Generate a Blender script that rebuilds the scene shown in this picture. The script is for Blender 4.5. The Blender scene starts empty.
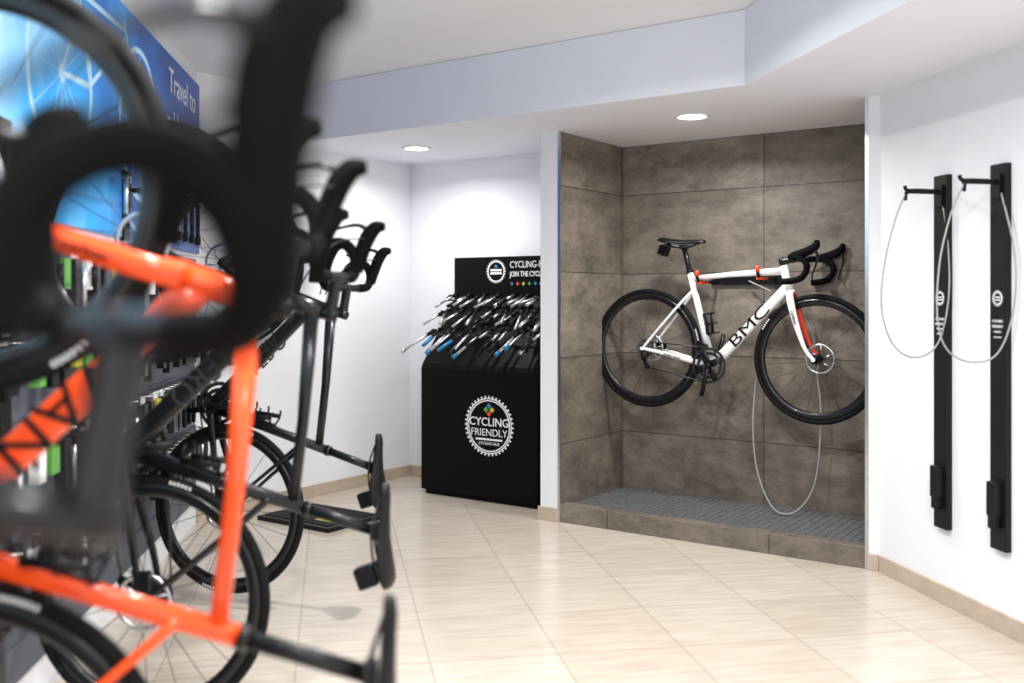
import bpy, math, random
from mathutils import Vector, Matrix
random.seed(4)
S=bpy.context.scene
R=math.radians
# ------------------------------------------------------------------ materials
def mat(name,col,rough=0.5,metal=0.0,var=0.06,scale=30,bump=0.0,emit=None,es=0,coat=0,spec=0.5):
    m=bpy.data.materials.new(name); m.use_nodes=True
    nt=m.node_tree; b=nt.nodes['Principled BSDF']
    b.inputs['Roughness'].default_value=rough; b.inputs['Metallic'].default_value=metal
    b.inputs['Coat Weight'].default_value=coat; b.inputs['Specular IOR Level'].default_value=spec
    tc=nt.nodes.new('ShaderNodeTexCoord'); nz=nt.nodes.new('ShaderNodeTexNoise')
    nz.inputs['Scale'].default_value=scale; nz.inputs['Detail'].default_value=3
    nt.links.new(tc.outputs['Object'],nz.inputs['Vector'])
    rp=nt.nodes.new('ShaderNodeValToRGB')
    rp.color_ramp.elements[0].position=0.3; rp.color_ramp.elements[1].position=0.7
    rp.color_ramp.elements[0].color=[max(0,c*(1-var)) for c in col]+[1]
    rp.color_ramp.elements[1].color=[min(1,c*(1+var)) for c in col]+[1]
    nt.links.new(nz.outputs['Fac'],rp.inputs['Fac']); nt.links.new(rp.outputs['Color'],b.inputs['Base Color'])
    if bump:
        bp=nt.nodes.new('ShaderNodeBump'); bp.inputs['Strength'].default_value=bump; bp.inputs['Distance'].default_value=0.003
        nt.links.new(nz.outputs['Fac'],bp.inputs['Height']); nt.links.new(bp.outputs['Normal'],b.inputs['Normal'])
    if emit:
        b.inputs['Emission Color'].default_value=list(emit)+[1]; b.inputs['Emission Strength'].default_value=es
    return m
M_wall=mat('plaster_white',(0.83,0.845,0.88),0.7,var=0.01,scale=4)
M_fascia=mat('plaster_fascia',(0.83,0.85,0.92),0.7,var=0.01,scale=4)
M_ceil=mat('ceiling_white',(0.86,0.865,0.88),0.8,var=0.01,scale=4)
M_blk=mat('black_satin',(0.005,0.005,0.006),0.4,spec=0.25)
M_cab=mat('black_cabinet',(0.003,0.003,0.0035),0.5,spec=0.10)
M_rub=mat('rubber',(0.006,0.006,0.006),0.7,spec=0.15)
M_carb=mat('carbon_black',(0.006,0.006,0.007),0.28,coat=0.12,spec=0.35)
M_tape=mat('bar_tape',(0.003,0.003,0.003),0.8,spec=0.08)
M_hood=mat('hood_rubber',(0.003,0.003,0.003),0.8,spec=0.08)
M_org=mat('orange_paint',(0.95,0.085,0.01),0.22,var=0.03,coat=0.4)
M_wht=mat('white_paint',(0.82,0.82,0.82),0.25,var=0.02,coat=0.5)
M_red=mat('red_paint',(0.85,0.06,0.02),0.35,var=0.03)
M_sil=mat('silver_metal',(0.70,0.70,0.72),0.28,metal=1.0)
M_dgr=mat('dark_grey_metal',(0.05,0.05,0.055),0.35,metal=0.6)
M_prt=mat('print_white',(0.85,0.85,0.85),0.6,var=0.01)
M_prg=mat('print_grey',(0.022,0.022,0.024),0.5,var=0.01)
M_prb=mat('print_black',(0.008,0.008,0.008),0.5,var=0.01,spec=0.2)
M_sky=mat('print_pale_blue',(0.45,0.70,0.85),0.5,var=0.05,emit=(0.45,0.7,0.85),es=0.3)
M_cable=mat('cable_grey',(0.36,0.36,0.355),0.4)
M_base=mat('baseboard_beige',(0.50,0.41,0.32),0.45,var=0.12,scale=12)
M_grate=mat('grate_dark',(0.20,0.20,0.205),0.4)
M_slat=mat('slatwall_grey',(0.08,0.09,0.12),0.5)
M_blue=mat('plastic_blue',(0.02,0.22,0.45),0.4)
M_yel=mat('pack_yellow',(0.60,0.52,0.04),0.5)
M_grn=mat('pack_green',(0.12,0.36,0.07),0.5)
M_lamp=mat('lamp_lens',(1,1,1),0.5,emit=(1,0.98,0.94),es=12)

def floor_mat():
    m=bpy.data.materials.new('floor_tiles'); m.use_nodes=True; nt=m.node_tree; b=nt.nodes['Principled BSDF']
    tc=nt.nodes.new('ShaderNodeTexCoord'); mp=nt.nodes.new('ShaderNodeMapping')
    mp.inputs['Rotation'].default_value=(0,0,R(-10.25)); mp.inputs['Location'].default_value=(0.12,0.2,0)
    nt.links.new(tc.outputs['Object'],mp.inputs['Vector'])
    br=nt.nodes.new('ShaderNodeTexBrick'); br.offset=0.0; br.squash=1
    br.inputs['Scale'].default_value=1; br.inputs['Brick Width'].default_value=0.45; br.inputs['Row Height'].default_value=0.45
    br.inputs['Mortar Size'].default_value=0.0032; br.inputs['Mortar Smooth'].default_value=0.2
    br.inputs['Color1'].default_value=(0.55,0.48,0.40,1); br.inputs['Color2'].default_value=(0.60,0.535,0.455,1)
    br.inputs['Mortar'].default_value=(0.44,0.37,0.30,1)
    nt.links.new(mp.outputs[0],br.inputs['Vector'])
    mp2=nt.nodes.new('ShaderNodeMapping'); mp2.inputs['Scale'].default_value=(1.6,14,1)
    nt.links.new(mp.outputs[0],mp2.inputs['Vector'])
    nz=nt.nodes.new('ShaderNodeTexNoise'); nz.inputs['Scale'].default_value=2.5; nz.inputs['Detail'].default_value=6
    nt.links.new(mp2.outputs[0],nz.inputs['Vector'])
    rp=nt.nodes.new('ShaderNodeValToRGB'); rp.color_ramp.elements[0].position=0.35; rp.color_ramp.elements[1].position=0.65
    rp.color_ramp.elements[0].color=(0.86,0.84,0.82,1); rp.color_ramp.elements[1].color=(1,1,1,1)
    nt.links.new(nz.outputs['Fac'],rp.inputs['Fac'])
    mx=nt.nodes.new('ShaderNodeMix'); mx.data_type='RGBA'; mx.blend_type='MULTIPLY'; mx.inputs[0].default_value=1
    nt.links.new(br.outputs['Color'],mx.inputs[6]); nt.links.new(rp.outputs['Color'],mx.inputs[7])
    nt.links.new(mx.outputs[2],b.inputs['Base Color'])
    b.inputs['Roughness'].default_value=0.22
    return m
def stone_mat():
    m=bpy.data.materials.new('stone_tiles'); m.use_nodes=True; nt=m.node_tree; b=nt.nodes['Principled BSDF']
    uv=nt.nodes.new('ShaderNodeUVMap'); mp=nt.nodes.new('ShaderNodeMapping'); mp.inputs['Location'].default_value=(0,0.05,0)
    nt.links.new(uv.outputs[0],mp.inputs['Vector'])
    br=nt.nodes.new('ShaderNodeTexBrick'); br.offset=0.0
    br.inputs['Scale'].default_value=1; br.inputs['Brick Width'].default_value=0.9; br.inputs['Row Height'].default_value=0.48
    br.inputs['Mortar Size'].default_value=0.0032
    br.inputs['Color1'].default_value=(0.172,0.147,0.120,1); br.inputs['Color2'].default_value=(0.228,0.198,0.165,1)
    br.inputs['Mortar'].default_value=(0.062,0.054,0.046,1)
    nt.links.new(mp.outputs[0],br.inputs['Vector'])
    nz=nt.nodes.new('ShaderNodeTexNoise'); nz.inputs['Scale'].default_value=4; nz.inputs['Detail'].default_value=12; nz.inputs['Roughness'].default_value=0.8
    mp2=nt.nodes.new('ShaderNodeMapping'); mp2.inputs['Scale'].default_value=(0.8,1.3,1)
    nt.links.new(uv.outputs[0],mp2.inputs['Vector']); nt.links.new(mp2.outputs[0],nz.inputs['Vector'])
    rp=nt.nodes.new('ShaderNodeValToRGB'); rp.color_ramp.elements[0].position=0.36; rp.color_ramp.elements[1].position=0.66
    rp.color_ramp.elements[0].color=(0.48,0.465,0.45,1); rp.color_ramp.elements[1].color=(1.5,1.48,1.44,1)
    nt.links.new(nz.outputs['Fac'],rp.inputs['Fac'])
    mx=nt.nodes.new('ShaderNodeMix'); mx.data_type='RGBA'; mx.blend_type='MULTIPLY'; mx.inputs[0].default_value=1
    nt.links.new(br.outputs['Color'],mx.inputs[6]); nt.links.new(rp.outputs['Color'],mx.inputs[7])
    nt.links.new(mx.outputs[2],b.inputs['Base Color'])
    b.inputs['Roughness'].default_value=0.45; b.inputs['Specular IOR Level'].default_value=.4
    bp=nt.nodes.new('ShaderNodeBump'); bp.inputs['Strength'].default_value=0.6; bp.inputs['Distance'].default_value=0.007
    nt.links.new(nz.outputs['Fac'],bp.inputs['Height']); nt.links.new(bp.outputs['Normal'],b.inputs['Normal'])
    return m
M_floor=floor_mat(); M_stone=stone_mat()
def poster_mat():
    m=bpy.data.materials.new('backlit_blue_graphic'); m.use_nodes=True; nt=m.node_tree; b=nt.nodes['Principled BSDF']
    tc=nt.nodes.new('ShaderNodeTexCoord'); sp=nt.nodes.new('ShaderNodeSeparateXYZ'); nt.links.new(tc.outputs['Object'],sp.inputs[0])
    nz=nt.nodes.new('ShaderNodeTexNoise'); nz.inputs['Scale'].default_value=1.8; nz.inputs['Detail'].default_value=4
    nt.links.new(tc.outputs['Object'],nz.inputs['Vector'])
    a=nt.nodes.new('ShaderNodeMath'); a.operation='MULTIPLY_ADD'; a.inputs[1].default_value=0.34; a.inputs[2].default_value=0.64
    nt.links.new(sp.outputs['X'],a.inputs[0])
    c=nt.nodes.new('ShaderNodeMath'); c.operation='MULTIPLY_ADD'; c.inputs[1].default_value=1.0
    nt.links.new(nz.outputs['Fac'],c.inputs[0]); nt.links.new(a.outputs[0],c.inputs[2])
    rp=nt.nodes.new('ShaderNodeValToRGB'); e=rp.color_ramp.elements
    e[0].position=0.0; e[0].color=(0.006,0.045,0.21,1); e[1].position=0.95; e[1].color=(0.50,0.78,0.95,1)
    x=e.new(0.30); x.color=(0.008,0.13,0.50,1); x=e.new(0.60); x.color=(0.03,0.36,0.80,1)
    nt.links.new(c.outputs[0],rp.inputs['Fac']); nt.links.new(rp.outputs['Color'],b.inputs['Base Color'])
    nt.links.new(rp.outputs['Color'],b.inputs['Emission Color']); b.inputs['Emission Strength'].default_value=0.4
    b.inputs['Roughness'].default_value=0.4
    return m
M_post=poster_mat()
# ------------------------------------------------------------------ mesh builder
def crom(P,n=6):
    P=[Vector(p) for p in P]; out=[]
    for i in range(len(P)-1):
        p0=P[max(i-1,0)];p1=P[i];p2=P[i+1];p3=P[min(i+2,len(P)-1)]
        for k in range(n):
            t=k/n
            out.append(0.5*((2*p1)+(p2-p0)*t+(2*p0-5*p1+4*p2-p3)*t*t+(3*p1-p0-3*p2+p3)*t**3))
    out.append(P[-1]); return out
class MB:
    def __init__(s): s.v=[];s.f=[];s.m=[];s.sm=[]
    def face(s,f,mi,sm): s.f.append(f);s.m.append(mi);s.sm.append(sm)
    def tube(s,pts,r,mi=0,n=12,side=None,ex=1.0):
        pts=[Vector(p) for p in pts]; N=len(pts)
        if not isinstance(r,list): r=[r]*N
        if len(r)!=N:
            rr=[]
            for i in range(N):
                t=i/(N-1)*(len(r)-1); k=min(int(t),len(r)-2); fr=t-k
                a,b=r[k],r[k+1]
                if isinstance(a,tuple): rr.append((a[0]+(b[0]-a[0])*fr,a[1]+(b[1]-a[1])*fr))
                else: rr.append(a+(b-a)*fr)
            r=rr
        base=len(s.v); prev=None
        for i,p in enumerate(pts):
            t=(pts[min(i+1,N-1)]-pts[max(i-1,0)]).normalized()
            if side is not None: a=Vector(side)
            elif prev is not None: a=prev
            else: a=Vector((0,1,0)) if abs(t.y)<0.9 else Vector((1,0,0))
            a=(a-t*a.dot(t)).normalized(); prev=a; b=t.cross(a)
            ra,rb=r[i] if isinstance(r[i],tuple) else (r[i],r[i])
            for k in range(n):
                th=2*math.pi*k/n; c,q=math.cos(th),math.sin(th)
                c=math.copysign(abs(c)**ex,c); q=math.copysign(abs(q)**ex,q)
                s.v.append(p+a*ra*c+b*rb*q)
        for i in range(N-1):
            for k in range(n):
                k2=(k+1)%n
                s.face((base+i*n+k,base+i*n+k2,base+(i+1)*n+k2,base+(i+1)*n+k),mi,True)
        s.face(tuple(base+k for k in range(n))[::-1],mi,False)
        s.face(tuple(base+(N-1)*n+k for k in range(n)),mi,False)
    def lathe(s,prof,c=(0,0,0),seg=48,mi=0,closed=True,smooth=True):
        base=len(s.v); n=len(prof); c=Vector(c)
        for i in range(seg):
            a=2*math.pi*i/seg
            for (rr,y) in prof: s.v.append(c+Vector((rr*math.cos(a),y,rr*math.sin(a))))
        for i in range(seg):
            j=(i+1)%seg
            for k in range(n if closed else n-1):
                k2=(k+1)%n
                s.face((base+i*n+k,base+i*n+k2,base+j*n+k2,base+j*n+k),mi,smooth)
    def cyl(s,c,r,y0,y1,mi=0,seg=24):
        s.lathe([(0.0001,y0),(r,y0),(r,y1),(0.0001,y1)],c,seg,mi,False,False)
    def box(s,c,d,mi=0,rot=None):
        c=Vector(c); base=len(s.v)
        for x in(-.5,.5):
            for y in(-.5,.5):
                for z in(-.5,.5):
                    p=Vector((x*d[0],y*d[1],z*d[2]))
                    if rot is not None: p=rot@p
                    s.v.append(c+p)
        for f in((0,1,3,2),(4,6,7,5),(0,4,5,1),(2,3,7,6),(0,2,6,4),(1,5,7,3)): s.face(tuple(base+i for i in f),mi,False)
    def prism(s,poly,z0,z1,mi=0):
        base=len(s.v);n=len(poly)
        for z in(z0,z1):
            for p in poly: s.v.append(Vector((p[0],p[1],z)))
        s.face(tuple(range(base+n-1,base-1,-1)),mi,False); s.face(tuple(range(base+n,base+2*n)),mi,False)
        for i in range(n):
            j=(i+1)%n; s.face((base+i,base+j,base+n+j,base+n+i),mi,False)
    def obj(s,name,mats,mtx=None,parent=None,bevel=0,uvdir=None,fix=True):
        me=bpy.data.meshes.new(name); me.from_pydata([tuple(v) for v in s.v],[],s.f)
        for m in mats: me.materials.append(m)
        for i,p in enumerate(me.polygons): p.material_index=s.m[i]; p.use_smooth=s.sm[i]
        me.update()
        if fix:
            import bmesh
            bm=bmesh.new(); bm.from_mesh(me); bmesh.ops.recalc_face_normals(bm,faces=bm.faces); bm.to_mesh(me); bm.free()
        if uvdir is not None:
            uv=me.uv_layers.new(name='UVMap'); d=Vector(uvdir[0]); o=Vector(uvdir[1])
            for p in me.polygons:
                for li in p.loop_indices:
                    co=me.vertices[me.loops[li].vertex_index].co
                    uv.data[li].uv=((co-o).dot(d),co.z if abs(p.normal.z)<.5 else (co-o).dot(Vector((-d.y,d.x,0))))
        o=bpy.data.objects.new(name,me); S.collection.objects.link(o)
        if parent: o.parent=parent
        if mtx is not None: o.matrix_local=mtx
        if bevel:
            b=o.modifiers.new('bevel','BEVEL'); b.width=bevel; b.segments=2; b.limit_method='ANGLE'
        return o
def empty(name,mtx):
    e=bpy.data.objects.new(name,None); e.empty_display_size=.1; S.collection.objects.link(e); e.matrix_world=mtx; return e
def basis(x,y,z,o):
    m=Matrix.Identity(4)
    for i,c in enumerate((x,y,z,o)):
        for k in range(3): m[k][i]=c[k]
    return m
def text(body,size,o,xd,yd,mt,parent=None,align='CENTER',ext=0.0008,sx=1,name='lettering',bold=0.0):
    xd=Vector(xd).normalized(); yd=Vector(yd); yd=(yd-xd*yd.dot(xd)).normalized()
    cu=bpy.data.curves.new(name,'FONT'); cu.body=body; cu.size=size; cu.align_x=align; cu.align_y='CENTER'; cu.extrude=ext; cu.offset=bold
    cu.materials.append(mt)
    ob=bpy.data.objects.new(name,cu); S.collection.objects.link(ob)
    if parent: ob.parent=parent
    ob.matrix_local=basis(xd*sx,yd,xd.cross(yd),Vector(o)); return ob
# ------------------------------------------------------------------ room frame
au=R(-35.1)
u=Vector((math.cos(au),math.sin(au),0)); n=Vector((-math.sin(au),math.cos(au),0))
PL=Vector((.267,5.53,0)); Z=Vector((0,0,1))
def F(s,d,z=0): return PL+u*s+n*d+Z*z
SOF=2.17; CEI=2.50; AD=.72; AW=1.66; RS=1.725
v=Vector((.178,-.984,0)).normalized(); vo=Vector((v.y,-v.x,0))
RW=F(RS,0)
q=Vector((-.118,1,0)).normalized(); qo=Vector((q.y,-q.x,0))
LW0=Vector((-1.30,1.70,0))
def pr(name,pts,z0,z1,m,uvdir=None,bevel=0):
    b=MB(); b.prism([(p.x,p.y) for p in pts],z0,z1); return b.obj(name,[m],uvdir=uvdir,bevel=bevel)
pr('floor',[Vector(p) for p in((-2.6,-2.5,0),(4.2,-2.5,0),(4.2,8.6,0),(-2.6,8.6,0))],-.1,0,M_floor)
pr('ceiling',[Vector(p) for p in((-2.6,-2.5,0),(4.2,-2.5,0),(4.2,8.6,0),(-2.6,8.6,0))],CEI,CEI+.1,M_ceil)
C=Vector((1.01,4.32,0))
wr=RW+v*6.8
pr('ceiling_soffit',[C,C-u*3.05,C-u*3.05+n*3.0,C+u*2.4+n*3.0,C+u*2.4, wr-vo*.2, C+v*6.6],SOF,CEI-.002,M_fascia)
# walls
pr('wall_back',[F(-1.9,.63),F(-.13,.63),F(-.13,.80),F(-1.9,.80)],0,CEI,M_wall)
LC=F(-1.644,.63-1.80)
pr('wall_back_left',[F(-1.644,.629),F(-1.644,.63-1.95),F(-1.80,.63-1.95),F(-1.80,.629)],0,CEI,M_wall)
pr('wall_stub_left',[F(-.13,0),F(-.012,0),F(-.012,.80),F(-.13,.80)],0,SOF,M_wall)
pr('wall_alcove_left',[F(-.012,.004),F(0,.004),F(0,AD),F(-.012,AD)],0,SOF,M_stone,uvdir=(n,F(0,-.2)))
pr('wall_alcove_back',[F(-.012,AD),F(AW+.012,AD),F(AW+.012,AD+.08),F(-.012,AD+.08)],0,SOF,M_stone,uvdir=(u,F(0,0)))
pr('wall_alcove_right',[F(AW,.004),F(AW+.012,.004),F(AW+.012,AD),F(AW,AD)],0,SOF,M_stone,uvdir=(n,F(0,-.2)))
pr('wall_stub_right',[F(AW+.012,0),F(RS,0),F(RS+.08,.80),F(AW+.012,.80)],0,SOF,M_wall)
pr('wall_right',[RW,wr,wr-vo*.15,RW-vo*.15],0,SOF,M_wall)
Lend=LW0+q*3.92; Lst=LW0-q*4.0
pr('wall_left',[Lst,Lend,Lend-qo*.15,Lst-qo*.15],0,CEI,M_wall)
for i,s in enumerate((-.006,AW+.006)):
    pr('trim_%d'%(i+1),[F(s-.008,-.004),F(s+.008,-.004),F(s+.008,.006),F(s-.008,.006)],0,SOF,M_sil)
def bb(name,a,b,o): pr(name,[a,b,b+o*.012,a+o*.012],0,.075,M_base,bevel=.002)
bb('baseboard_back',F(-1.644,.63),F(-.13,.63),-n)
bb('baseboard_back_left',F(-1.644,.618),LC,u)
bb('baseboard_stub_left',F(-.142,0),F(-.012,0),-n)
bb('baseboard_stub_right',F(AW+.012,0),F(RS-.005,0),-n)
bb('baseboard_right',RW+v*.015,wr,vo)
pr('trim_curb',[F(0,.0),F(AW,.0),F(AW,.075),F(0,.075)],0,.10,M_stone,uvdir=(u,F(.3,.0)),bevel=.003)
b=MB()
gm=basis(u,n,Z,PL)
b.box((AW/2,.075+(AD-.075)/2,.025),(AW-.002,AD-.077,.05),0)
x=.02
while x<AW-.01: b.box((x,.075+(AD-.075)/2,.078),(.007,AD-.08,.012),1); x+=.042
y=.095
while y<AD-.01: b.box((AW/2,y,.078),(AW-.004,.007,.012),1); y+=.042
for y in(.09,.40,.70): b.box((AW/2,y,.060),(AW-.01,.02,.024),0)
b.obj('floor_grate',[M_prb,M_grate],gm)
# downlights in the soffit, and added fill lamps on the upper ceiling
def downlight(x,y,z,p,name='recessed_and_fill_lamp'):
    e=empty(name,Matrix.Translation((x,y,z)))
    b=MB(); rx=Matrix.Rotation(R(-90),4,'X')
    b.lathe([(.072,0),(.088,0),(.090,.004),(.086,.009),(.072,.007)],seg=40)
    b.obj('bezel',[M_prt],rx,e)
    b=MB(); b.cyl((0,0,0),.073,.0005,.005,seg=40); b.obj('lens',[M_lamp],rx,e)
    l=bpy.data.lights.new('lamp','AREA'); l.shape='DISK'; l.size=.13; l.energy=p; l.color=(1,.98,.96); l.spread=R(160)
    o=bpy.data.objects.new('lamp',l); S.collection.objects.link(o); o.parent=e; o.location=(0,0,-.014)
downlight(.915,5.06,SOF,18); downlight(-.59,6.14,SOF,12)
for x,y,p in((.05,3.3,42),(-.35,1.5,38),(.9,1.6,42),(.2,-.6,46)):  # fill lamps out of view, added to brighten the room, built like the downlights
    downlight(x,y,CEI,p)
# ------------------------------------------------------------------ bike
def wheel_mesh(rear):
    b=MB()
    tp=[(.3265+.0145*math.cos(a),.0135*math.sin(a)) for a in [2*math.pi*i/12 for i in range(12)]]
    b.lathe(tp,seg=72,mi=0)
    b.lathe([(.317,-.010),(.317,.010),(.303,.0135),(.285,.009),(.279,0),(.285,-.009),(.303,-.0135)],seg=72,mi=1)
    b.lathe([(.0001,-.052),(.010,-.052),(.011,-.036),(.024,-.034),(.024,-.030),(.013,-.026),(.013,.022),(.024,.026),(.024,.030),(.011,.034),(.010,.052),(.0001,.052)],seg=20,mi=1,closed=False)
    N=20
    for i in range(N):
        a=2*math.pi*i/N; sd=1 if i%2 else -1; a2=a+(.55 if (i//2)%2 else -.55)
        b.tube([(.022*math.cos(a2),sd*.029,.022*math.sin(a2)),(.285*math.cos(a),0,.285*math.sin(a))],.0012,2,n=5)
    b.lathe([(.068,.0405),(.080,.0405),(.080,.0425),(.068,.0425)],seg=40,mi=3)
    for i in range(6):
        a=i*math.pi/3; b.tube([(.014*math.cos(a),.041,.014*math.sin(a)),(.069*math.cos(a+.5),.0415,.069*math.sin(a+.5))],.003,3,n=6)
    b.lathe([(.0001,.038),(.022,.038),(.022,.043),(.0001,.043)],seg=20,mi=2,closed=False)
    if rear:
        for k in range(9):
            r=.052-.0038*k; b.cyl((0,0,0),r,-.030-.0042*k-.0018,-.030-.0042*k,mi=3 if k%2 else 2,seg=28)
    for a0 in (.5,3.6):
        for k in range(6):
            a=a0+k*.035
            b.box((.3265*math.cos(a),-.0138,.3265*math.sin(a)),(.009,.001,.006),4,Matrix.Rotation(-a,3,'Y'))
            b.box((.3265*math.cos(a),.0138,.3265*math.sin(a)),(.009,.001,.006),4,Matrix.Rotation(-a,3,'Y'))
    return b
WM={}
def wheel(rear,parent,loc,rot=0):
    if rear not in WM:
        o=wheel_mesh(rear).obj('wheel_rear' if rear else 'wheel_front',[M_rub,M_carb,M_dgr,M_sil,M_prt],parent=parent); WM[rear]=o.data
    else:
        o=bpy.data.objects.new('wheel_rear' if rear else 'wheel_front',WM[rear]); S.collection.objects.link(o); o.parent=parent
    o.matrix_local=Matrix.Translation(loc)@Matrix.Rotation(rot,4,'Y')
Y=(0,1,0)
def bike(mtx,fm,forkm,legm,txtm,label,post=.70,name='road_bike',tape=None,bag=True,cage=True,stay=None,lsx=1.0,lsz=.085,brot=0,bold=0,bup=0.0,tail=True):
    e=empty(name,mtx)
    stay=stay or fm
    BB=Vector((.405,0,-.07)); sd=Vector((-.284,0,.959))
    b=MB()
    b.tube([BB,BB+sd*.25,BB+sd*.535],[(.017,.024),(.016,.018),(.0145,.018)],0,16,Y,.8)
    htb=Vector((.832,0,.348)); htt=Vector((.790,0,.484))
    b.tube([htb,(htb+htt)/2,htt],[(.024,.026),(.020,.022),(.021,.023)],0,16,Y)
    dtp=[BB+Vector((.01,0,.005)),Vector((.62,0,.155)),Vector((.824,0,.378))]
    b.tube(crom([dtp[0],dtp[0].lerp(dtp[2],.35),dtp[0].lerp(dtp[2],.7),dtp[2]],3),[(.026,.030),(.023,.029),(.021,.028),(.019,.027)],0,20,Y,.75)
    b.tube([BB+sd*.495,Vector((.5,0,.433)),Vector((.800,0,.458))],[(.013,.015),(.016,.015),(.018,.021)],0,16,Y,.8)
    b.cyl(BB,.026,-.038,.038,0)
    for sy in(-1,1):
        b.tube(crom([BB+Vector((-.02,sy*.022,0)),(.25,sy*.036,-.045),(.12,sy*.055,-.018),(0,sy*.063,0)],4),[(.012,.017),(.009,.014),(.007,.011),(.007,.009)],1,12,Y)
        b.tube(crom([BB+sd*.43+Vector((0,sy*.010,0)),(.22,sy*.032,.27),(.10,sy*.052,.125),(0,sy*.063,0)],4),[(.007,.010),(.006,.008),(.006,.007),(.006,.008)],1,10,Y)
        b.cyl((0,sy*.066,0),.011,-.006,.006,1,16)
    b.obj('frame',[fm,stay],parent=e)
    b=MB()
    b.tube([(.836,0,.335),(.832,0,.352)],[(.030,.026),(.026,.026)],0,16,Y)
    for sy in(-1,1):
        b.tube(crom([(.834,sy*.018,.345),(.850,sy*.038,.29),(.892,sy*.046,.16),(.940,sy*.052,.05),(.985,sy*.056,0)],4),[(.012,.021),(.010,.021),(.008,.016),(.007,.011),(.007,.010)],0 if sy<0 else 1,12,Y)
        b.cyl((.985,sy*.058,0),.011,-.006,.006,0,16)
    b.obj('fork',[forkm,legm],parent=e)
    wheel(True,e,(0,0,0),.3); wheel(False,e,(.985,0,0),1.1)
    b=MB(); top=BB+sd*(.07/.959+post)
    b.tube([BB+sd*.53,BB+sd*(.53+.018)],[(.019,.022),(.017,.019)],0,16,Y)
    b.tube([BB+sd*.50,top-sd*.045],[(.012,.015),(.012,.015)],0,14,Y,.8)
    b.box(top-sd*.042,(.045,.03,.022),0)
    sx=[-.135,-.12,-.09,-.05,-.01,.03,.07,.11,.135,.142]
    hw=[.045,.062,.070,.064,.048,.034,.025,.021,.017,.006]
    tz=[.010,.014,.010,.004,.0,.0,.001,.003,.0,-.006]; th=[.012,.024,.030,.028,.024,.022,.022,.020,.016,.006]
    base=len(b.v); K=16
    for i,xx in enumerate(sx):
        for k in range(K):
            a=2*math.pi*k/K; c,q2=math.cos(a),math.sin(a)
            zz=.5*th[i]*q2+tz[i]-.5*th[i]-(.010*abs(c)**3)
            b.v.append(Vector((top.x+xx,hw[i]*math.copysign(abs(c)**.8,c),top.z+zz)))
    for i in range(len(sx)-1):
        for k in range(K):
            b.face((base+i*K+k,base+i*K+(k+1)%K,base+(i+1)*K+(k+1)%K,base+(i+1)*K+k),1,True)
    b.face(tuple(base+k for k in range(K)),1,False); b.face(tuple(base+(len(sx)-1)*K+k for k in range(K)),1,False)
    for sy in(-1,1):
        b.tube(crom([top+Vector((-.10,sy*.035,-.022)),top+Vector((-.05,sy*.022,-.042)),top+Vector((.03,sy*.022,-.042)),top+Vector((.11,sy*.008,-.018))],4),.0035,2,8)
    b.obj('saddle',[M_carb,M_blk,M_dgr],parent=e)
    if bag:
        b=MB(); b.box(top+Vector((-.112,0,-.062)),(.060,.045,.058),0,Matrix.Rotation(R(20),3,'Y')); b.box(top+Vector((-.085,0,-.035)),(.03,.02,.03),0)
        b.obj('rear_light_pod',[M_blk],parent=e,bevel=.008)
    tape=tape or M_tape
    cb,sb=math.cos(R(brot)),math.sin(R(brot))
    def rb(p):   # rotate the bar in its stem clamp; bup = extra spacers / stem rise
        dx,dz=p[0]-.885,p[2]-.525
        return (.885+dx*cb+dz*sb,p[1],.525+bup-dx*sb+dz*cb)
    b=MB()
    ax=Vector((-.292,0,.956)); st=Vector((.781,0,.512))+ax*bup
    b.tube([htt,st,st+ax*.014],[.0185,.0175,.016],0,16)
    b.tube(crom([st-ax*.006,(.83,0,.516+bup),(.885,0,.525+bup)],4),[(.018,.019),(.016,.017),(.019,.018)],0,16,Y)
    half=[(.885,.0,.525),(.885,.06,.525),(.885,.13,.525),(.890,.175,.526),(.912,.202,.527),(.950,.211,.522),(.983,.213,.497),(.987,.215,.457),(.962,.217,.42),(.92,.219,.405),(.872,.221,.400)]
    if not tail: half=half[:-1]
    for sy in(-1,1):
        P=crom([rb((x,y*sy,z)) for x,y,z in half],4)
        b.tube(P[:7],.0145,0,12); b.tube(P[6:],.0165,1,12)
        b.tube(crom([rb(p) for p in((.905,.202*sy,.530),(.965,.211*sy,.546),(1.005,.213*sy,.562),(1.032,.213*sy,.585),(1.036,.213*sy,.612))],4),[(.016,.019),(.018,.022),(.019,.023),(.018,.020),(.011,.011)],2,14,Y)
        b.tube(crom([rb(p) for p in((1.018,.213*sy,.572),(1.040,.215*sy,.535),(1.034,.216*sy,.485),(1.018,.218*sy,.432),(1.022,.219*sy,.415))],4),[(.010,.010),(.011,.006),(.010,.0045),(.009,.004),(.008,.004)],0,10,Y)
        b.tube(crom([rb((1.0,.20*sy,.56)),rb((.99,.14*sy,.50)),(.94,.06*sy,.46),(.86,.02*sy,.42)],5),.0025,0,6)
    b.obj('handlebar',[M_carb,tape,M_hood],parent=e)
    b=MB()
    yb=-.045
    for r,y0 in((.098,yb-.006),(.072,yb+.002)):
        b.lathe([(r-.014,y0),(r,y0),(r,y0+.003),(r-.014,y0+.003)],BB,44,0,True,False)
        for k in range(44):
            a=2*math.pi*k/44; b.box(BB+Vector((r*math.cos(a),y0+.0015,r*math.sin(a))),(.006,.002,.006),0,Matrix.Rotation(-a,3,'Y'))
    for k in range(4):
        a=.5+k*math.pi/2; b.tube([BB+Vector((0,yb-.008,0)),BB+Vector((.088*math.cos(a),yb-.006,.088*math.sin(a)))],[(.006,.024),(.005,.015)],1,10,Y)
    ca=R(-100)
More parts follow.
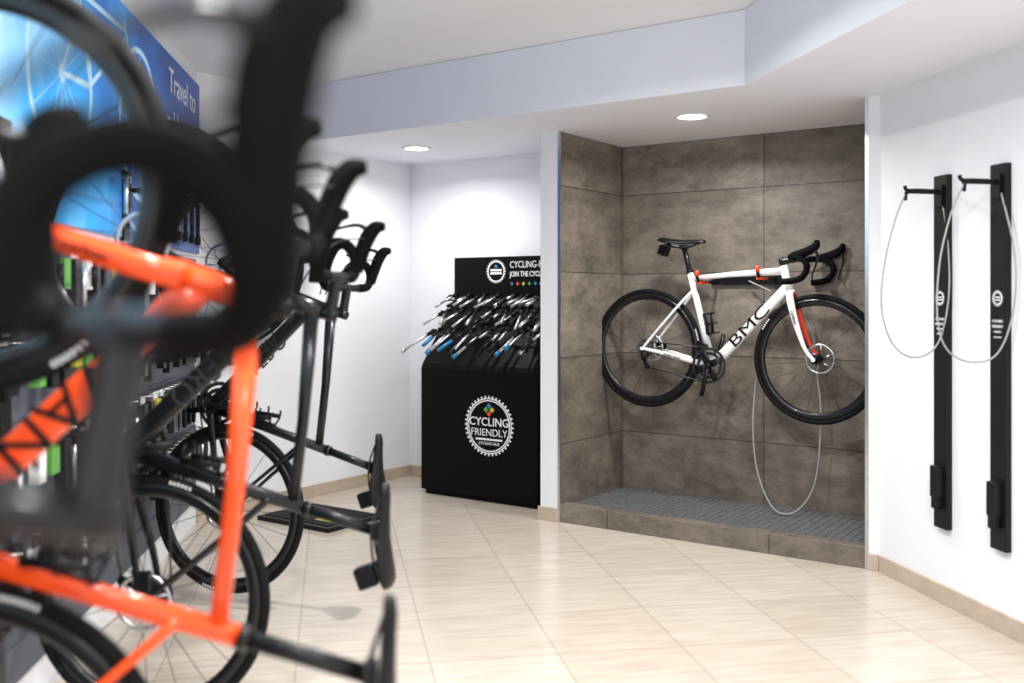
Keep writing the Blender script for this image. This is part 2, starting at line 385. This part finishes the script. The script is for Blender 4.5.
    for sy,a in((-1,ca),(1,ca+math.pi)):
        d=Vector((math.cos(a),0,math.sin(a)))
        b.tube([BB+Vector((0,sy*.058,0)),BB+d*.08+Vector((0,sy*.064,0)),BB+d*.172+Vector((0,sy*.070,0))],[(.009,.017),(.008,.013),(.007,.012)],1,12,Y)
        b.cyl(BB+Vector((0,sy*.058,0)),.018,-.010,.010,1,20)
    b.lathe([(.0001,-.07),(.014,-.07),(.014,.07),(.0001,.07)],BB,16,1,False)
    yc=-.048
    b.tube([BB+Vector((-.01,yc,.098)),(-.004,yc,.040)],(.0035),2,8); 
    b.tube([(.03,yc,-.105),BB+Vector((.0,yc,-.098))],(.0035),2,8)
    b.tube(crom([(.018,yc,-.035),(.004,yc,-.055),(.035,yc,-.085),(.03,yc,-.107)],4),.0035,2,8)
    b.tube([(.0,yc-.012,-.010),(.012,yc-.02,-.05),(.010,yc-.014,-.066)],[(.008,.014),(.010,.017),(.007,.012)],1,10,Y)
    b.tube([(.012,yc-.006,-.055),(.030,yc-.006,-.108)],[(.003,.013),(.003,.011)],1,10,Y)
    for c in((.012,yc,-.058),(.030,yc,-.104)): b.cyl(c,.014,-.004,.004,1,18)
    b.box(BB+Vector((-.045,-.035,.105)),(.05,.03,.03),1,Matrix.Rotation(R(20),3,'Y'))
    b.box((.905,.062,.075),(.035,.022,.05),1,Matrix.Rotation(R(-20),3,'Y')); b.box((.06,.058,.012),(.055,.022,.03),1)
    b.obj('drivetrain',[M_dgr,M_blk,M_dgr],parent=e)
    if cage:
        b=MB(); o=BB+sd*.22; fw=Vector((.959,0,.284))
        for k in range(3):
            cc=o+sd*(-.05+k*.055)+fw*.052
            pts=[cc+fw*(.035*math.cos(a))+Vector((0,.037*math.sin(a),0)) for a in [math.pi*.72*(j/8*2-1)+math.pi for j in range(9)]]
            b.tube(pts,.004,0,8)
        for sy in(-1,1): b.tube([o+sd*(-.05)+fw*.03+Vector((0,sy*.036,0)),o+sd*.06+fw*.05+Vector((0,sy*.037,0))],[(.003,.009),(.003,.009)],0,8,Y)
        b.tube([o-sd*.06+fw*.02,o+sd*.07+fw*.02],[(.010,.004)]*2,0,8,Y)
        b.obj('bottle_cage',[M_blk],parent=e)
    dd=(dtp[2]-dtp[0]).normalized(); mid=dtp[0].lerp(dtp[2],.50)
    up=Vector((-dd.z,0,dd.x))
    text(label,lsz,mid+Vector((0,-.0245,0)),dd,up,txtm,e,sx=lsx,bold=bold)
    text(label,lsz,mid+Vector((0,.0245,0)),-dd,up,txtm,e,sx=lsx,bold=bold)
    fd=(Vector((.892,0,.16))-Vector((.850,0,.29))).normalized()
    text('carbon',.026,(.873,-.057,.215),fd,(1,0,0),txtm,e); text('carbon',.026,(.873,.057,.215),-fd,(1,0,0),txtm,e)
    cd=Vector((.13,0,-.027)).normalized()
    text('ROAD TEAM',.018,(.185,-.060,-.033),cd,Z,txtm,e)
    return e
o=F(.295,.476,.956)
bike(basis(u,n,Z,o)@Matrix.Rotation(R(1.8),4,'Y'),M_wht,M_wht,M_red,M_prb,'BMC',post=.65,lsx=1.7,lsz=.085,bold=0)
b=MB()
b.box((.295+.505,AD-.012,1.345),(.42,.02,.05),0)
for xl,zz in((.33,1.334),(.68,1.354)):
    xs=.295+xl
    b.tube(crom([(xs,AD-.02,zz),(xs,.55,zz),(xs,.47,zz-.001),(xs,.435,zz+.02),(xs,.43,zz+.055)],4),.0085,0,10)
    b.tube([(xs,.432,zz+.03),(xs,.430,zz+.062)],.012,1,10)
    b.box((xs,.50,zz-.004),(.03,.10,.012),1)
b.obj('wall_bike_rack',[M_blk,M_red],gm)
b=MB()
b.tube(crom([(x-.065,y,z-(.05 if z<.6 else 0)) for x,y,z in ((1.00,.56,1.00),(.975,.57,.80),(.96,.57,.58),(.985,.56,.36),(1.06,.53,.20),(1.14,.50,.145),(1.23,.52,.17),(1.31,.55,.32),(1.335,.57,.60),(1.31,.58,.85),(1.27,.58,1.10),(1.1,.60,1.25),(.9,.66,1.34))],8),.0045,0,8)
b.obj('security_cable',[M_cable],gm)
# hanging bikes ------------------------------------------------
def hang(x,y,z,rot,**k):
    a=-R(rot); up=Vector((math.cos(a),math.sin(a),0)); f=Z
    return bike(basis(f,up.cross(f),up,(x,y,z)),**k)
hang(-.652-.046,.303-.0386,.345,-40,fm=M_org,forkm=M_org,legm=M_org,txtm=M_prb,label='AVANT',brot=17,bup=.06,tail=False)
hang(-.877,1.60,.45,0,fm=M_org,forkm=M_org,legm=M_org,txtm=M_prb,label='AVANT',post=.72,lsx=1.2,lsz=.095)
hang(-1.00,2.75,.42,5,fm=M_carb,forkm=M_carb,legm=M_carb,txtm=M_prg,label='AERO',post=.70)
hang(-1.14,4.00,.40,17,fm=M_carb,forkm=M_carb,legm=M_carb,txtm=M_prg,label='AERO',post=.70)
# ------------------------------------------------------------------ wall mounts
def mount(mtx,cable=None,logo=True):
    e=empty('bike_wall_mount',mtx)
    b=MB(); b.box((0,.0125,1.027),(.09,.025,1.436)); b.obj('board',[M_blk],parent=e,bevel=.003)
    b=MB()
    b.box((0,.03,1.66),(.05,.012,.09))
    b.tube(crom([(0,.03,1.68),(0,.12,1.682),(0,.172,1.682),(0,.182,1.70)],4),.0075,0,10)
    b.box((0,.10,1.672),(.012,.14,.008)); b.obj('hook',[M_blk],parent=e)
    b=MB(); b.box((.0,.035,.50),(.05,.045,.13)); b.box((0,.04,.415),(.035,.035,.05)); b.obj('tyre_rest',[M_blk],parent=e,bevel=.006)
    b=MB(); rz=Matrix.Translation((0,.0255,1.245))
    b.lathe([(.020,0),(.025,0),(.025,.001),(.020,.001)],seg=30)
    for k in range(18):
        a=k*math.pi/9; b.box((.0275*math.cos(a),.0005,.0275*math.sin(a)),(.005,.001,.004),0,Matrix.Rotation(-a,3,'Y'))
    b.box((0,.0005,.004),(.028,.001,.005)); b.box((0,.0005,-.006),(.028,.001,.005))
    b.obj('label',[M_prt],rz,e)
    for k,(t2,s2) in enumerate((('CYCLING',.014),('FRIENDLY',.014),('PARKING',.010),('LOCK HERE',.008))):
        text(t2,s2,(0,.0258,1.16-.020*k),(-1,0,0),Z,M_prt,e)
    if cable:
        b=MB(); b.tube(crom(cable,8),.0034,0,8); 
        b.tube([cable[0],Vector(cable[0])+Vector((0,.004,-.035))],.007,1,8); b.obj('cable',[M_cable,M_blk],parent=e)
    return e
def rwm(t,cable): 
    p=RW+v*t; mount(basis(-v,vo,Z,p),cable)
rwm(.492,[(0,.176,1.675),(0,.225,1.56),(0,.272,1.38),(0,.283,1.20),(0,.235,1.06),(0,.14,1.005),(-.02,.05,1.06),(-.05,.02,1.25),(-.04,.02,1.50),(0,.03,1.70)])
rwm(.848,[(0,.16,1.675),(0,.215,1.56),(0,.262,1.38),(0,.272,1.18),(0,.235,1.06),(0,.14,1.01),(-.03,.05,1.04),(-.08,.02,1.20),(-.085,.02,1.42),(0,.03,1.70)])
def lwm(y):
    t=(y-1.70)/q.y; p=LW0+q*t; mount(basis(-q,qo,Z,p))
for y in(.10,1.60,2.75,4.0): lwm(y)
# ------------------------------------------------------------------ left wall display
lm=basis(-q,qo,Z,LW0)
e=empty('backlit_wall_graphic',lm)
b=MB(); b.box((-1.0,.008,1.955),(5.7,.016,.93)); b.obj('panel',[M_post],parent=e)
b=MB()
for cx,cz in((-1.55,1.98),(-2.55,1.98),(-.45,2.0),(.5,2.0)):
    b.lathe([(.30,.0165),(.325,.0165),(.325,.0175),(.30,.0175)],(cx,0,cz),48,0,True,False)
    b.cyl((cx,0,cz),.03,.0165,.0175,0)
    for k in range(12):
        a=k*math.pi/6; b.tube([(cx+.02*math.cos(a),.017,cz+.02*math.sin(a)),(cx+.30*math.cos(a),.017,cz+.30*math.sin(a))],.0012,0,5)
for p0,p1 in(((-1.55,1.98),(-1.85,2.0)),((-1.85,2.0),(-1.72,2.32)),((-1.72,2.30),(-2.32,2.32)),((-2.30,2.36),(-2.55,1.98)),((-1.85,2.0),(-2.31,2.28)),((-1.55,1.98),(-1.73,2.26))):
    b.tube([(p0[0],.017,p0[1]),(p1[0],.017,p1[1])],[(.001,.012)]*2,0,6,Y)
b.obj('printed_bikes',[M_sky],parent=e)
e=empty('wall_slogan',lm)
text('Travel to',.17,(-3.40,.020,2.29),(-1,0,0),Z,M_prt,e); text('a Horizon',.17,(-3.40,.020,2.09),(-1,0,0),Z,M_prt,e)
b=MB()
b.box((-1.0,.005,.80),(5.5,.010,1.30),0)
for k in range(9): b.box((-1.0,.014,.2+.15*k),(5.5,.008,.11),0)
b.obj('wall_slat_panel',[M_slat],lm)
b=MB()
xs=-3.7
while xs<1.0:
    for zz in(1.40,1.12,.84,.56):
        if any(abs(xs+(yy-1.7))<.07 for yy in(.10,1.60,2.75,4.0)): continue
        if random.random()<.15: continue
        w=random.uniform(.05,.085); h=random.uniform(.10,.2); m=random.choice([1,1,6,6,3,4,1,1,6,1,2,6])
        if m in(2,3,4): h*=.55
        b.tube([(xs,.018,zz),(xs,.11,zz+.005)],.003,0,6)
        b.box((xs,.07,zz-.03-h/2),(w,.03,h),m); b.box((xs,.07,zz-.012),(w,.004,.03),random.choice([2,1,6,1]))
        if random.random()<.5: b.tube([(xs,.10,zz-.05),(xs,.10,zz-.02-h)],.010,random.choice([0,1,1]),8)
    xs+=.11
xs=-3.5
while xs<-2.0:
    if not any(abs(xs+(yy-1.7))<.09 for yy in(.10,1.60,2.75,4.0)):
        b.tube([(xs,.018,1.70),(xs,.09,1.705)],.003,0,6)
        b.tube([(xs,.075,1.72),(xs,.075,1.54)],.010,random.choice([0,1]),10); b.tube([(xs-.045,.075,1.72),(xs+.045,.075,1.72)],.010,1,8)
        b.tube([(xs,.075,1.56),(xs,.075,1.52)],.015,1,10)
    xs+=.155
b.obj('hanging_accessories',[M_sil,M_blk,M_prt,M_yel,M_grn,M_blue,M_dgr],lm)
b=MB(); b.box((0,0,.012),(.56,.42,.024),0); b.box((0,0,.026),(.50,.36,.004),1); b.box((.13,-.08,.0285),(.12,.06,.001),2)
b.obj('floor_mat',[M_blk,M_rub,M_yel],basis(u,n,Z,(-1.08,5.60,0)),bevel=.003)
# ------------------------------------------------------------------ kiosk
KO=Vector((-.58,6.35,0)); km=basis(u,n,Z,KO)
e=empty('display_cabinet',km)
KW=.89; KD=.43; HY=.34
b=MB()
prof=[(0,.03),(0,.80),(.015,.83),(HY,1.24),(HY,1.51),(HY+.03,1.51),(KD,1.30),(KD,.03)]
base=len(b.v)
for x in(0,KW):
    for (y,z) in prof: b.v.append(Vector((x,y,z)))
N=len(prof)
b.face(tuple(range(N)),0,False); b.face(tuple(range(2*N-1,N-1,-1)),0,False)
for i in range(N):
    j=(i+1)%N; b.face((i,i+N,j+N,j),0,False)
b.box((KW/2,KD/2,.015),(KW-.04,KD-.04,.03),0)
b.obj('body',[M_cab],parent=e,bevel=.004)
b=MB(); lx=.538; lz=.467
c=(lx,-.0015,lz)
b.lathe([(.150,0),(.158,0),(.158,.001),(.150,.001)],c,60,0,True,False)
b.lathe([(.163,0),(.170,0),(.170,.001),(.163,.001)],c,60,0,True,False)
for k in range(40):
    a=k*math.pi/20; b.box((lx+.176*math.cos(a),-.001,lz+.176*math.sin(a)),(.014,.001,.011),0,Matrix.Rotation(-a,3,'Y'))
rt=Matrix.Rotation(R(45),3,'Y')
for dx,dz,m in((0,.024,1),(-.023,0,2),(.023,0,3),(0,-.024,4)):
    b.box((lx+dx,-.001,lz+.098+dz),(.026,.001,.026),m,rt)
b.box((lx,-.001,lz-.082),(.20,.001,.012),0); 
b.obj('gear_logo',[M_prt,M_blue,M_grn,M_yel,M_red],parent=e)
text('CYCLING',.070,(lx,-.001,lz+.022),(1,0,0),Z,M_prt,e,bold=.0008); text('FRIENDLY',.062,(lx,-.001,lz-.042),(1,0,0),Z,M_prt,e)
text('CYCLING HUB',.024,(lx,-.001,lz-.108),(1,0,0),Z,M_prt,e)
text('CYCLING-FRIENDLY',.060,(.455,HY-.003,1.455),(1,0,0),Z,M_prt,e,align='LEFT',sx=.80)
text('JOIN THE CYCLING WORLD',.045,(.455,HY-.003,1.395),(1,0,0),Z,M_prt,e,align='LEFT',sx=.75,bold=.0008)
b=MB(); c=(.345,HY-.002,1.415)
b.lathe([(.060,0),(.067,0),(.067,.001),(.060,.001)],c,40,0,True,False)
for k in range(24):
    a=k*math.pi/12; b.box((c[0]+.071*math.cos(a),c[1],c[2]+.071*math.sin(a)),(.010,.001,.009),0,Matrix.Rotation(-a,3,'Y'))
b.box((c[0],c[1],1.423),(.09,.001,.014)); b.box((c[0],c[1],1.403),(.09,.001,.014)); b.box((c[0],c[1],1.447),(.02,.001,.02),1,rt)
for k in range(6): b.box((.47+k*.045,c[1],1.335),(.018,.001,.018),[1,4,3,2,1,0][k],rt)
b.obj('header_logo',[M_prt,M_blue,M_grn,M_yel,M_red],parent=e)
b=MB()
sl=Vector((0,HY-.015,.41)).normalized(); on=Vector((0,-.41,HY-.015)).normalized()
def P(x,d,o): return Vector((x,.015,.83))+sl*d+on*o
for row,(d0,L) in enumerate(((.47,.12),(.34,.15),(.19,.20))):
    b.tube([P(-.02,d0,.05),P(KW,d0,.05)],.006,0,8)
    k=0; x=.0
    while x<KW-.03:
        lean=random.choice([-.07,-.09,-.05,-.03,.02]) if row<2 else random.choice([-.09,-.07,-.10,-.05,-.03])
        o=.065+.02*(k%2)
        top=P(x+.03,d0+.02,o); bot=P(x+.03+lean,d0-L*random.uniform(.65,.95),o+.02+.04*random.random())
        mid=top.lerp(bot,.5)
        kind=random.random()
        if kind<.50:
            b.tube([top,mid,bot],[.008,.007,.010],1,8); b.tube([top,top.lerp(bot,.25)],[.015,.011],2,8)
        elif kind<.75:
            b.tube([top,mid],[.008,.008],1,8); b.tube([mid,bot],[.010,.013],2,8)
        else:
            b.tube([top,mid],[.009,.010],2,8); b.tube([mid,bot],[.012,.011],3 if (row==2 and kind>.80) else 1,8)
        if row==2 and kind<.6: b.tube([bot,bot+(bot-top).normalized()*.035],[.011,.015],random.choice([3,1,2,1]),8)
        b.box(top,(.028,.022,.018),2)
        x+=.058 if row<2 else .066; k+=1
b.obj('hanging_hand_tools',[M_dgr,M_sil,M_blk,M_blue],parent=e)
# ------------------------------------------------------------------ world, camera
w=bpy.data.worlds.new('ambient_fill'); S.world=w; w.use_nodes=True  # even ambient fill added through the open back, standing in for shop-front daylight
w.node_tree.nodes['Background'].inputs[0].default_value=(.91,.94,1,1); w.node_tree.nodes['Background'].inputs[1].default_value=2.0
cam=bpy.data.cameras.new('camera'); co=bpy.data.objects.new('camera',cam); S.collection.objects.link(co)
co.location=(0,0,1.25); co.rotation_euler=(R(90),0,0); cam.lens=35; cam.sensor_width=36; cam.shift_y=-44.5/1024
cam.dof.use_dof=True; cam.dof.focus_distance=5.5; cam.dof.aperture_fstop=1.8; cam.clip_start=.02
S.camera=co
S.view_settings.view_transform='Standard'
